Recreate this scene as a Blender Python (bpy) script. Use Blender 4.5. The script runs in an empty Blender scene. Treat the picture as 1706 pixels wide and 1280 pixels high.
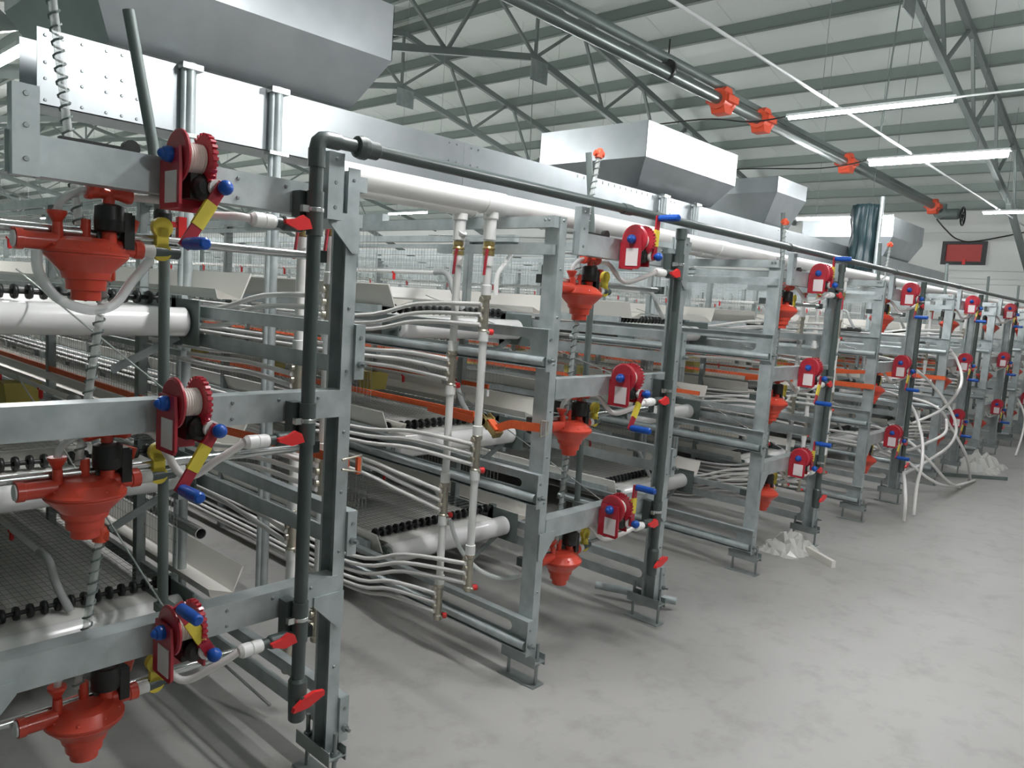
import bpy, math, random
from math import sin, cos, pi, sqrt, radians
from mathutils import Vector, Matrix
random.seed(7)
SC = bpy.context.scene
COL = SC.collection

# ------------------------------------------------------------------ camera
F_PX, YAW, PITCH, ROLL = 1274.57, 0.835644, 0.109897, 0.0658938
fw = Vector((sin(YAW)*cos(PITCH), cos(YAW)*cos(PITCH), -sin(PITCH)))
rt0 = Vector((cos(YAW), -sin(YAW), 0)); up0 = rt0.cross(fw)
rt = cos(ROLL)*rt0 + sin(ROLL)*up0; up = -sin(ROLL)*rt0 + cos(ROLL)*up0
cd = bpy.data.cameras.new('camera'); cam = bpy.data.objects.new('camera', cd); COL.objects.link(cam)
cam.matrix_world = Matrix(((rt.x, up.x, -fw.x, 0), (rt.y, up.y, -fw.y, 0), (rt.z, up.z, -fw.z, 1.6), (0, 0, 0, 1)))
cd.sensor_fit = 'HORIZONTAL'; cd.sensor_width = 36.0; cd.lens = F_PX/1706*36; cd.clip_start = 0.05; cd.clip_end = 200
SC.camera = cam
# ------------------------------------------------------------------ world and exposure
w = bpy.data.worlds.new('world'); SC.world = w; w.use_nodes = True
w.node_tree.nodes['Background'].inputs[0].default_value = (0.75, 0.85, 0.85, 1)
w.node_tree.nodes['Background'].inputs[1].default_value = 0.15
SC.view_settings.view_transform = 'Standard'; SC.view_settings.look = 'None'
SC.view_settings.gamma = 1.0; SC.view_settings.use_curve_mapping = False
SC.view_settings.exposure = 0.0
LAMP_STRENGTH = 430.0; LAMP_DIM = 185.0        # tubes over the right half set dimmer to even out the floor light

# ------------------------------------------------------------------ materials
def mat(name, col, rough=0.5, metal=0.0, col2=None, scale=8.0, bump=0.0, stretch=None, trans=0.0, alpha=None, emit=None, rvar=0.0, coat=0.0):
    m = bpy.data.materials.new(name); m.use_nodes = True
    nt = m.node_tree; b = nt.nodes['Principled BSDF']
    b.inputs['Base Color'].default_value = (*col, 1); b.inputs['Roughness'].default_value = rough; b.inputs['Metallic'].default_value = metal
    if coat: b.inputs['Coat Weight'].default_value = coat; b.inputs['Coat Roughness'].default_value = 0.12
    if trans: b.inputs['Transmission Weight'].default_value = trans
    if alpha is not None: b.inputs['Alpha'].default_value = alpha
    if emit: b.inputs['Emission Color'].default_value = (*emit[0], 1); b.inputs['Emission Strength'].default_value = emit[1]
    if col2 or bump or rvar:
        tc = nt.nodes.new('ShaderNodeTexCoord'); mp = nt.nodes.new('ShaderNodeMapping')
        nt.links.new(tc.outputs['Object'], mp.inputs[0])
        if stretch: mp.inputs['Scale'].default_value = stretch
        nz = nt.nodes.new('ShaderNodeTexNoise'); nz.inputs['Scale'].default_value = scale; nz.inputs['Detail'].default_value = 5
        nt.links.new(mp.outputs[0], nz.inputs['Vector'])
        if col2:
            r = nt.nodes.new('ShaderNodeValToRGB'); r.color_ramp.elements[0].position = 0.35; r.color_ramp.elements[1].position = 0.65
            r.color_ramp.elements[0].color = (*col, 1); r.color_ramp.elements[1].color = (*col2, 1)
            nt.links.new(nz.outputs['Fac'], r.inputs[0]); nt.links.new(r.outputs[0], b.inputs['Base Color'])
        if rvar:
            mr = nt.nodes.new('ShaderNodeMapRange'); mr.inputs[1].default_value = 0.3; mr.inputs[2].default_value = 0.7
            mr.inputs[3].default_value = rough-rvar; mr.inputs[4].default_value = rough+rvar
            nt.links.new(nz.outputs['Fac'], mr.inputs[0]); nt.links.new(mr.outputs[0], b.inputs['Roughness'])
        if bump:
            bp = nt.nodes.new('ShaderNodeBump'); bp.inputs['Strength'].default_value = bump; bp.inputs['Distance'].default_value = 0.01
            nt.links.new(nz.outputs['Fac'], bp.inputs['Height']); nt.links.new(bp.outputs[0], b.inputs['Normal'])
    return m
MT = {}
MT['galv'] = mat('galvanised_steel', (0.40, 0.45, 0.455), 0.46, 0.55, (0.52, 0.57, 0.575), 14, rvar=0.07)
MT['galv_dark'] = mat('dull_galvanised', (0.27, 0.31, 0.305), 0.5, 0.55, (0.36, 0.40, 0.395), 12, rvar=0.06)
MT['sheet'] = mat('bright_galvanised_sheet', (0.40, 0.435, 0.45), 0.36, 0.8, (0.45, 0.485, 0.50), 5)
MT['zinc'] = mat('bright_zinc_tube', (0.62, 0.64, 0.63), 0.25, 0.9)
MT['bolt'] = mat('bolt_steel', (0.30, 0.33, 0.33), 0.4, 0.8)
MT['red'] = mat('red_plastic', (0.62, 0.060, 0.032), 0.32, 0, (0.70, 0.075, 0.042), 6, coat=0.2)
MT['winchred'] = mat('winch_red_paint', (0.36, 0.016, 0.030), 0.36, 0.0, (0.42, 0.022, 0.038), 9, coat=0.2)
MT['handlered'] = mat('valve_handle_red', (0.72, 0.028, 0.03), 0.35)
MT['orange'] = mat('orange_strap', (0.78, 0.13, 0.035), 0.6, 0, (0.70, 0.11, 0.03), 60)
MT['clamporange'] = mat('orange_clamp_plastic', (0.72, 0.095, 0.04), 0.45)
MT['blue'] = mat('blue_plastic', (0.004, 0.070, 0.36), 0.33)
MT['yellow'] = mat('yellow_plastic', (0.72, 0.58, 0.06), 0.45)
MT['cupyellow'] = mat('dull_yellow_plastic', (0.60, 0.50, 0.12), 0.5)
MT['black'] = mat('black_plastic', (0.012, 0.014, 0.013), 0.4)
MT['pvc'] = mat('dark_grey_pvc', (0.060, 0.080, 0.076), 0.35, 0, (0.075, 0.095, 0.09), 5)
MT['white'] = mat('white_pvc', (0.80, 0.80, 0.78), 0.35)
MT['hose'] = mat('white_hose', (0.78, 0.76, 0.74), 0.4)
MT['greyhose'] = mat('grey_hose', (0.34, 0.36, 0.35), 0.45)
MT['clear'] = mat('clear_hose', (0.72, 0.76, 0.75), 0.25, alpha=0.62)
MT['tube'] = mat('sight_tube_plastic', (0.70, 0.74, 0.72), 0.3, alpha=0.38)
MT['cream'] = mat('cream_trough_plastic', (0.72, 0.70, 0.645), 0.4, 0, (0.76, 0.74, 0.69), 3)
MT['roller'] = mat('white_roller_film', (0.80, 0.80, 0.79), 0.22, 0, coat=0.4)
MT['belt'] = mat('manure_belt', (0.70, 0.69, 0.66), 0.45)
MT['wire'] = mat('mesh_wire', (0.38, 0.42, 0.41), 0.45, 0.6)
MT['brass'] = mat('brass', (0.42, 0.33, 0.14), 0.35, 0.8)
MT['nickel'] = mat('nickel_brass', (0.44, 0.41, 0.34), 0.33, 0.8, (0.52, 0.48, 0.40), 40)
MT['label'] = mat('pale_label', (0.72, 0.66, 0.66), 0.5)
MT['steeldark'] = mat('painted_dark_steel', (0.130, 0.165, 0.155), 0.55, 0.2, (0.165, 0.20, 0.19), 5)
MT['purlin'] = mat('purlin_steel', (0.20, 0.24, 0.22), 0.5, 0.3)
MT['truss'] = mat('truss_steel', (0.21, 0.245, 0.235), 0.5, 0.3)
MT['panel'] = mat('white_roof_panel', (0.70, 0.755, 0.72), 0.42, 0, (0.74, 0.79, 0.76), 1.2, rvar=0.08)
MT['wall'] = mat('white_wall_panel', (0.66, 0.69, 0.66), 0.5, 0, (0.70, 0.72, 0.69), 1.5)
MT['winred'] = mat('red_window_panel', (0.45, 0.05, 0.04), 0.5)
MT['film'] = mat('crumpled_clear_film', (0.80, 0.80, 0.76), 0.2, alpha=0.6)
MT['wrap'] = mat('teal_wrap_film', (0.012, 0.030, 0.036), 0.40, 0, (0.024, 0.058, 0.066), 7, bump=0.6, stretch=(8, 8, 0.6))
MT['auger'] = mat('auger_pipe_steel', (0.16, 0.19, 0.18), 0.33, 0.6)
MT['darkwall'] = mat('darkened_left_wall', (0.10, 0.14, 0.12), 0.7)  # wall colour darkened to cut bounce light from the left
MT['lamp'] = mat('led_tube_light', (1, 1, 1), 0.4, emit=((0.985, 0.975, 0.985), LAMP_STRENGTH))
MT['lampdim'] = mat('led_tube_light_dim', (1, 1, 1), 0.4, emit=((0.975, 0.975, 0.99), LAMP_DIM))  # same tubes at lower output, balances the floor brightness
MT['lampbody'] = mat('lamp_housing', (0.75, 0.78, 0.78), 0.4)
MT['cardboard'] = mat('cardboard', (0.62, 0.50, 0.40), 0.7)
def floor_mat():
    m = bpy.data.materials.new('concrete_floor'); m.use_nodes = True; nt = m.node_tree; b = nt.nodes['Principled BSDF']
    tc = nt.nodes.new('ShaderNodeTexCoord')
    n1 = nt.nodes.new('ShaderNodeTexNoise'); n1.inputs['Scale'].default_value = 0.9; n1.inputs['Detail'].default_value = 8
    n2 = nt.nodes.new('ShaderNodeTexNoise'); n2.inputs['Scale'].default_value = 5.5; n2.inputs['Detail'].default_value = 9; n2.inputs['Roughness'].default_value = 0.65
    nt.links.new(tc.outputs['Object'], n1.inputs['Vector']); nt.links.new(tc.outputs['Object'], n2.inputs['Vector'])
    r1 = nt.nodes.new('ShaderNodeValToRGB'); r1.color_ramp.elements[0].position = 0.3; r1.color_ramp.elements[1].position = 0.7
    r1.color_ramp.elements[0].color = (0.305, 0.30, 0.285, 1); r1.color_ramp.elements[1].color = (0.375, 0.37, 0.355, 1)
    r2 = nt.nodes.new('ShaderNodeValToRGB'); r2.color_ramp.elements[0].position = 0.28; r2.color_ramp.elements[1].position = 0.5
    r2.color_ramp.elements[0].color = (0.80, 0.80, 0.78, 1); r2.color_ramp.elements[1].color = (1, 1, 1, 1)
    nt.links.new(n1.outputs['Fac'], r1.inputs[0]); nt.links.new(n2.outputs['Fac'], r2.inputs[0])
    mx = nt.nodes.new('ShaderNodeMix'); mx.data_type = 'RGBA'; mx.blend_type = 'MULTIPLY'; mx.inputs[0].default_value = 1
    nt.links.new(r1.outputs[0], mx.inputs[6]); nt.links.new(r2.outputs[0], mx.inputs[7]); nt.links.new(mx.outputs[2], b.inputs['Base Color'])
    b.inputs['Roughness'].default_value = 0.5
    bp = nt.nodes.new('ShaderNodeBump'); bp.inputs['Strength'].default_value = 0.15; bp.inputs['Distance'].default_value = 0.004
    nt.links.new(n2.outputs['Fac'], bp.inputs['Height']); nt.links.new(bp.outputs[0], b.inputs['Normal'])
    return m
MT['floor'] = floor_mat()

# ------------------------------------------------------------------ mesh helper
def frame_of(d):
    d = d.normalized(); a = Vector((0, 0, 1)) if abs(d.z) < 0.9 else Vector((1, 0, 0))
    u = d.cross(a).normalized(); return u, d.cross(u).normalized()
class MB:
    def __init__(s): s.v = []; s.f = []; s.s = []
    def face(s, idx, sm=False): s.f.append(tuple(idx)); s.s.append(sm)
    def box(s, x0, x1, y0, y1, z0, z1, M=None):
        n = len(s.v)
        P = [(x0,y0,z0),(x1,y0,z0),(x1,y1,z0),(x0,y1,z0),(x0,y0,z1),(x1,y0,z1),(x1,y1,z1),(x0,y1,z1)]
        s.v += [tuple(M @ Vector(p)) if M else p for p in P]
        for q in ((0,3,2,1),(4,5,6,7),(0,1,5,4),(1,2,6,5),(2,3,7,6),(3,0,4,7)): s.face([n+i for i in q])
        return s
    def cbox(s, c, d, M=None):
        return s.box(c[0]-d[0]/2, c[0]+d[0]/2, c[1]-d[1]/2, c[1]+d[1]/2, c[2]-d[2]/2, c[2]+d[2]/2, M)
    def bar(s, a, b, wd, th, hint=None):
        a = Vector(a); b = Vector(b); d = (b-a); L = d.length; d = d.normalized()
        if hint is not None:
            h = Vector(hint); u = (h - d*h.dot(d)).normalized(); v = d.cross(u)
        else: u, v = frame_of(d)
        n = len(s.v)
        for p in (a, b):
            for i, j in ((-1,-1),(1,-1),(1,1),(-1,1)): s.v.append(tuple(p + u*(i*wd/2) + v*(j*th/2)))
        for q in ((0,3,2,1),(4,5,6,7),(0,1,5,4),(1,2,6,5),(2,3,7,6),(3,0,4,7)): s.face([n+i for i in q])
        return s
    def tube(s, pts, r, n=10, caps=True):
        pts = [Vector(p) for p in pts]; m = len(pts)
        rs = r if isinstance(r, (list, tuple)) else [r]*m
        T = []
        for i in range(m):
            t = (pts[min(i+1, m-1)] - pts[max(i-1, 0)])
            T.append(t.normalized() if t.length > 1e-9 else Vector((0,0,1)))
        u, v = frame_of(T[0]); base = len(s.v)
        for i in range(m):
            if i:
                q = T[i-1].rotation_difference(T[i]); u = q @ u; u = (u - T[i]*u.dot(T[i])).normalized(); v = T[i].cross(u)
            for k in range(n):
                a = 2*pi*k/n; s.v.append(tuple(pts[i] + (u*cos(a) + v*sin(a))*rs[i]))
        if (T[0].cross(u)).dot(v) >= 0 or True:
            for i in range(m-1):
                for k in range(n):
                    a = base+i*n+k; b = base+i*n+(k+1) % n
                    s.face((a, b, b+n, a+n), n > 4)
        if caps and n >= 3:
            c0 = len(s.v); s.v += [s.v[base+k] for k in range(n)]; s.face([c0+k for k in range(n)][::-1])
            c1 = len(s.v); s.v += [s.v[base+(m-1)*n+k] for k in range(n)]; s.face([c1+k for k in range(n)])
        return s
    def lathe(s, prof, org=(0,0,0), axis=(0,0,1), n=16, smooth=False, caps=True):
        org = Vector(org); d = Vector(axis).normalized(); u, v = frame_of(d)
        def ring(r, h):
            b = len(s.v)
            for k in range(n):
                a = 2*pi*k/n; s.v.append(tuple(org + d*h + (u*cos(a)+v*sin(a))*r))
            return b
        prev = ring(*prof[0]); first = prev
        for i in range(1, len(prof)):
            if i > 1 and not smooth: prev = ring(*prof[i-1])
            cur = ring(*prof[i])
            for k in range(n):
                k2 = (k+1) % n; s.face((prev+k, prev+k2, cur+k2, cur+k), True)
            prev = cur
        if caps:
            for (r, h), rev in ((prof[0], True), (prof[-1], False)):
                if r > 1e-4:
                    b = ring(r, h); ids = [b+k for k in range(n)]; s.face(ids[::-1] if rev else ids)
        return s
    def sphere(s, c, r, n=12, sz=None):
        prof = [(max(r*sin(pi*i/8), 1e-4), -r*cos(pi*i/8)) for i in range(9)]
        return s.lathe(prof, c, (0,0,1), n, True, False)
    def prism(s, poly, axis, a0, a1):
        """poly: 2D points; axis 'x': poly=(y,z); 'y': poly=(x,z); 'z': poly=(x,y)"""
        n = len(poly); b = len(s.v)
        for a in (a0, a1):
            for p, q in poly:
                s.v.append({'x': (a, p, q), 'y': (p, a, q), 'z': (p, q, a)}[axis])
        s.face([b+i for i in range(n)][::-1]); s.face([b+n+i for i in range(n)])
        for i in range(n):
            j = (i+1) % n; s.face((b+i, b+j, b+n+j, b+n+i))
        return s
    def mesh(s, name, m):
        me = bpy.data.meshes.new(name); me.from_pydata(s.v, [], s.f); me.polygons.foreach_set('use_smooth', s.s)
        me.materials.append(m if not isinstance(m, str) else MT[m]); me.update()
        return me
CACHE = {}
def thing(name, label, cat, loc=(0,0,0), group=None):
    o = bpy.data.objects.new(name, None); o.empty_display_size = 0.05; o.location = loc; COL.objects.link(o)
    if label: o['label'] = label; o['category'] = cat
    if group: o['group'] = group
    return o
def part(parent, name, fn, m, key=None, loc=(0,0,0), rot=None, label=None, kind=None):
    """fn: callable returning MB, or MB.  key caches mesh data between alike pieces."""
    me = CACHE.get(key) if key else None
    if me is None:
        mb = fn() if callable(fn) else fn
        me = mb.mesh(name, m)
        if key: CACHE[key] = me
    o = bpy.data.objects.new(name, me); COL.objects.link(o); o.parent = parent; o.location = loc
    if rot: o.rotation_euler = rot
    if label: o['label'] = label
    if kind: o['kind'] = kind
    return o
def solo(name, mb, m, label, cat, group=None, kind=None, loc=(0,0,0), key=None):
    o = part(None, name, mb, m, key=key, loc=loc)
    if label: o['label'] = label
    if cat: o['category'] = cat
    if group: o['group'] = group
    if kind: o['kind'] = kind
    return o
def struct(name, mb, m): return solo(name, mb, m, None, None, kind='structure')
def smoothpath(pts, k=6):
    P = [Vector(p) for p in pts]; out = []
    for i in range(len(P)-1):
        p0 = P[max(i-1,0)]; p1 = P[i]; p2 = P[i+1]; p3 = P[min(i+2,len(P)-1)]
        for j in range(k):
            t = j/k
            out.append(0.5*((2*p1)+(p2-p0)*t+(2*p0-5*p1+4*p2-p3)*t*t+(3*p1-p0-3*p2+p3)*t**3))
    out.append(P[-1]); return out

# ================================================================== SETTING
XW, XE, YS, YN = -1.0, 16.0, -8.0, 46.0
RX = 7.5
def roofz(x): return 7.26 - 0.22*x if x >= RX else 7.26 - 0.22*(2*RX-x)
struct('floor', MB().box(XW-.2, XE+.2, YS-.2, YN+.2, -0.1, 0), 'floor')
ce = MB()
def roof_poly(x0, x1):
    return [(x0, roofz(x0)+.07), (x1, roofz(x1)+.07), (x1, roofz(x1)+.17), (x0, roofz(x0)+.17)]
ce.prism(roof_poly(RX, XE+.2), 'y', YS-.2, YN+.2); ce.prism(roof_poly(XW-.2, RX), 'y', YS-.2, YN+.2)
ceiling = struct('ceiling', ce, 'panel')
# panel joints of the roof sandwich panels: narrow battens between purlins
pj = MB()
for i in range(54):
    y = YS + 1.0*i
    for x0, x1 in ((RX, XE), (XW, RX)):
        pj.bar((x0, y, roofz(x0)+.068), (x1, y, roofz(x1)+.068), 0.012, 0.006, (0, 1, 0))
part(ceiling, 'panel_joint', pj, 'panel', kind='stuff')
xs = [7.72+.8*i for i in range(11)]; xs += [2*RX-x for x in xs]
for x in xs:
    if x < XW+.05 or x > XE-.05: continue
    part(ceiling, 'purlin', lambda: MB().box(-.035, .035, YS, YN, -.07, .07).box(-.035, .03, YS, YN, -.074, -.06), 'purlin', key='purlin', loc=(x, 0, roofz(x)))
def wall_boards(name, mb_body, mat_): return struct(name, mb_body, mat_)
wall_e = struct('wall_right', MB().box(XE+.02, XE+.15, YS, YN, 0, 3.85), 'wall')
for i, (z0, z1) in enumerate([(0, .7), (.7, 1.6), (1.6, 2.42), (2.42, 2.66), (2.66, 3.35), (3.35, 3.85)]):
    part(wall_e, 'wall_panel', MB().box(XE-.02, XE+.02, YS, YN, z0+.006, z1-.006), 'wall')
part(wall_e, 'ledge', MB().box(XE-.05, XE-.02, YS, YN, 2.52, 2.56), 'wall')
struct('wall_left', MB().box(XW-.15, XW, YS, YN, 0, 3.85), 'darkwall')  # unseen wall, kept dark so the big hopper's side stays dim
def gable(y0, y1):
    return MB().prism([(XW, 0), (XE, 0), (XE, roofz(XE)+.1), (RX, roofz(RX)+.1), (XW, roofz(XW)+.1)], 'y', y0, y1)
struct('wall_back', gable(YN, YN+.15), 'wall'); struct('wall_front', gable(YS-.15, YS), 'wall')
# red window / inlet in right wall
wn = thing('window_1', None, None, (XE-.03, 3.54, 2.98)); wn.name = 'window_1'
wn['kind'] = 'structure'
fr = MB()
for a in ((-.36,.36,-.21,-.155),(-.36,.36,.155,.21),(-.36,-.29,-.155,.155),(.29,.36,-.155,.155)):
    fr.box(-.05, .01, a[0], a[1], a[2], a[3])
part(wn, 'window_frame', fr, 'black')
part(wn, 'window_panel', MB().box(-.02, .0, -.29, .29, -.155, .155), 'winred', label='red inlet panel')
part(wn, 'window_latch', MB().box(-.06, -.02, -.05, .0, -.21, -.12), 'handlered')

# trusses
def truss(y, label):
    t = thing('roof_truss', label, 'truss', (0, y, 0), 'lattice roof trusses')
    for sgn in (1, -1):
        X = lambda x: RX + sgn*(x-RX)
        part(t, 'bottom_chord', MB().bar((RX, 0, 4.66), (X(13.0), 0, 3.46), .06, .08, (0,1,0)), 'truss')
        part(t, 'knee', MB().bar((X(13.0), 0, 3.46), (X(15.95), 0, 2.35), .07, .11, (0,1,0)), 'truss')
        part(t, 'top_chord', MB().bar((RX, 0, 5.42), (X(15.95), 0, 5.42-.22*8.45), .06, .08, (0,1,0)), 'truss')
        zb = lambda x: 4.66-.2182*(x-RX); zt = lambda x: 5.42-.22*(x-RX)
        x = RX
        while x < 12.9:
            for a, b in (((x, zb(x)), (x+.82, zt(x+.82))), ((x+.95, zt(x+.95)), (x+1.5, zb(x+1.5)))):
                if b[0] < 13.6:
                    part(t, 'web_bar', MB().bar((X(a[0]), 0, a[1]), (X(b[0]), 0, b[1]), .035, .035, (0,1,0)), 'truss')
            x += 1.5
    part(t, 'web_bar', MB().bar((RX, 0, 4.66), (RX, 0, 5.42), .035, .035, (0,1,0)), 'truss')
    part(t, 'gusset_plate', MB().box(RX-.12, RX+.2, -.05, -.04, 4.36, 4.62), 'galv_dark')
ty = [-2.0, 2.4, 6.75, 9.4, 13.7, 18.0, 22.4, 26.7, 31.0, 35.4, 39.7]
for i, y in enumerate(ty):
    lab = {1: 'grey lattice roof truss nearest the camera, its chords crossing the upper right corner',
           2: 'grey lattice roof truss with hanging gusset plate above the feed auger pipe',
           3: 'grey lattice roof truss beside the big hopper, second one back'}.get(i, 'grey lattice roof truss deeper in the hall, hidden behind the ducts')
    truss(y, lab)
# suspension wires
solo('suspension_wire', MB().tube([(7.45, 6.72, 4.4), (7.5, 6.72, 3.0)], .006, 5), 'steeldark', 'thin suspension wire hanging from the gusset plate of the middle truss', 'wire')
solo('suspension_wire', MB().tube([(7.43, 2.39, 4.6), (7.29, 2.39, 3.29)], .007, 5), 'steeldark', 'thin wire from the near truss down to the lamp conduit', 'wire')
# conduit carrying the lamps
cn = thing('lamp_conduit', 'thin white conduit running under the roof above the ceiling lamps', 'conduit', (2.0, 2.39, 3.27))
part(cn, 'conduit_pipe', MB().tube([(0, 0, 0), (13.9, 0, 0)], .011, 8), 'lampbody')
# lamps
def lamp(x, y, z, label, r=.028, L=1.2, tail=0.0, group=None):
    t = thing('tube_lamp', label, 'lamp', (x, y, z), group)
    part(t, 'light_tube', lambda: MB().tube([(0, -L/2, 0), (0, L/2, 0)], r, 10), 'lampdim' if x > 5 else 'lamp', key=('lt', r, L, x > 5))
    part(t, 'lamp_spine', lambda: MB().prism([(-r*1.25, r*.7), (r*1.25, r*.7), (r*.8, r*.7+.022), (-r*.8, r*.7+.022)], 'y', -L/2-.02, L/2+.02), 'lampbody', key=('ls', r, L))
    top = roofz(x)-z+.05
    for yy in (-.35, .35):
        part(t, 'hanger', lambda: MB().tube([(0, 0, .02), (0, 0, top)], .0025, 4), 'bolt', key=('lh', round(top, 3)), loc=(0, yy, 0))
    return t
lamp(6.24, 2.18, 3.225, 'slim glowing tube lamp crossing above the auger pipe clamps', .015)
lamp(8.26, 2.18, 3.215, 'brightest glowing tube lamp at upper right, thickened to show its glare', .034)  # tube radius enlarged to stand in for the lamp's bloom
lamp(12.3, 1.95, 3.215, 'glowing tube lamp at the right edge above the red window', .016)
lamp(10.35, 3.75, 2.935, 'glowing tube hanging low in front of the farthest hopper', .018)  # emissive tube drawn for a bright line by the farthest hopper
lamp(1.85, 7.35, 3.22, 'bright tube lamp at the upper left edge beyond the feed channel', .03)
solo('lamp_cable', MB().tube(smoothpath([(6.24, 2.79, 3.24), (6.2, 3.1, 3.22), (6.24, 3.6, 3.3), (6.2, 4.6, 3.28)]), .007, 5), 'black', 'black cable leading away from the slim tube lamp to the hopper', 'cable')
solo('lamp_cable', MB().tube(smoothpath([(8.26, 2.80, 3.24), (8.3, 3.3, 3.2), (8.25, 4.2, 3.24), (8.2, 5.4, 3.22)]), .007, 5), 'black', 'black cable leading away from the brightest tube lamp', 'cable')
solo('lamp_chain', MB().tube([(6.24, 1.56, 3.24), (6.28, 0.7, 3.25)], .008, 5), 'lampbody', 'pale twisted lead continuing right from the slim tube lamp', 'cable')
lamp(1.95, 1.75, 3.22, 'unseen tube lamp overhead between nearest and second cage rows, above the frame', .016)  # out of view, placed to light the left aisle and floor
lamp(3.9, 0.1, 3.22, 'added unseen tube lamp above the open floor, above the frame', .016)  # added out of view to lift the floor brightness
for n in range(-1, 8):
    for x in (1.85, 4.05, 6.2, 8.25, 10.3, 12.3):
        y = 2.18 + 5.17*n
        if n == 0 or (n == 1 and x == 1.85): continue
        if n < 0 and x != 1.85: continue
        if x == 4.05 and n < 3: continue
        if n < 0: lamp(x, y, 3.22, 'added unseen tube lamp overhead behind the viewpoint', .016, group='added tube lamps behind the viewpoint')  # added lamp, unseen, lights the near floor and front faces
        else: lamp(x, y, 3.22, 'distant tube lamp in the long rows of lamps above the cages', .016, group='distant tube lamps')

# feed auger pipe along the rows
au = thing('feed_auger', 'long dark feed auger pipe with orange clamps under the roof', 'auger pipe', (1.0, 3.7, 3.6))
part(au, 'auger_pipe', MB().tube([(0,0,0), (13.65,0,0)], .055, 16), 'auger')
part(au, 'upper_pipe', MB().tube([(0,.02,.13), (6.0,.02,.13)], .04, 12), 'steeldark')
part(au, 'upper_rail', MB().bar((6.0,.02,.10), (13.5,.02,.075), .05, .05), 'steeldark')
def clampmb():
    m = MB(); m.lathe([(.075,-.11),(.095,-.11),(.095,-.07),(.082,-.06),(.082,.06),(.095,.07),(.095,.11),(.075,.11)], (0,0,0), (1,0,0), 14)
    m.prism([(-.06,-.125),(.06,-.125),(.10,-.06),(-.10,-.06)], 'y', -.07, .07); m.prism([(-.05,.115),(.05,.115),(.09,.07),(-.09,.07)], 'y', -.06, .06); m.box(-.10,.10,-.12,-.08,-.03,.03); m.box(-.10,.10,.08,.12,-.03,.03)
    return m
for x in (6.8, 7.66, 10.15, 14.25):
    part(au, 'drop_clamp', clampmb, 'clamporange', key='dropclamp', loc=(x-1.0, 0, 0), label='orange clamp')
part(au, 'hanger_ring', MB().lathe([(.07,-.015),(.085,-.015),(.085,.015),(.07,.015)], (4.8,0,.03), (1,0,0), 14).tube([(4.8,0,.1),(4.8,0,.28)], .008, 6), 'black')
mo = thing('auger_motor', 'dark drive motor with round guard at the far end of the auger pipe', 'motor', (14.66, 3.7, 3.55))
part(mo, 'motor_body', MB().lathe([(.05,0),(.10,.02),(.10,.2),(.08,.24)], (0,0,0), (1,0,0), 14).box(.05,.2,-.06,.06,.08,.16), 'steeldark')
part(mo, 'motor_body', MB().lathe([(.03,0),(.09,.01),(.09,.22),(.07,.24)], (.1,-.05,-.02), (0,-1,0), 14), 'steeldark')
gr = MB(); gr.tube([(.1+.15*cos(a*pi/12), -.34, -.06+.15*sin(a*pi/12)) for a in range(25)], .014, 6, False)
for a in range(3): gr.bar((.1-.15*cos(a*pi/3), -.34, -.06-.15*sin(a*pi/3)), (.1+.15*cos(a*pi/3), -.34, -.06+.15*sin(a*pi/3)), .012, .012)
gr.tube([(.1,-.28,-.05),(.1,-.36,-.06)], .03, 8)
part(mo, 'guard_ring', gr, 'black')
solo('motor_cable', MB().tube(smoothpath([(14.75, 3.75, 3.45), (15.2, 3.7, 3.32), (15.7, 3.6, 3.2), (15.93, 3.3, 3.2), (15.93, 2.2, 3.45)]), .012, 6), 'black', 'slack black cable drooping from auger motor across the white wall', 'cable')

# feed channel (long galvanised beam) and hoppers
fc = thing('feed_channel', 'long bright galvanised feed channel crossing above all cage rows', 'feed channel', (.97, 3.42, 2.225))
seg = [0, 2.25, 4.55, 6.85, 9.15, 11.45, 13.6]
for i in range(6):
    x0, x1 = seg[i]+.002, seg[i+1]-.002
    part(fc, 'channel_section', MB().box(x0, x1, 0, .004, 0, .285).box(x0, x1, .0, .22, 0, .004).box(x0, x1, .216, .22, 0, .285), 'sheet')
rv = MB()
for gx in [0] + seg[1:-1]:
    xsr = [gx+.03, gx+.09, gx+.16, gx+.25, gx+.31, gx+.37] if gx == 0 else [gx-.12, gx-.06, gx+.06, gx+.12]
    for xx in xsr:
        for zz in (.02, .10, .16, .26): rv.lathe([(.007,0),(.005,.004)], (xx, -.0005, zz), (0,-1,0), 6)
for i in range(16): rv.box(3.35+i*.075, 3.36+i*.075, -.003, .0, .255, .275)
part(fc, 'rivets', rv, 'bolt', kind='stuff')
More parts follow.
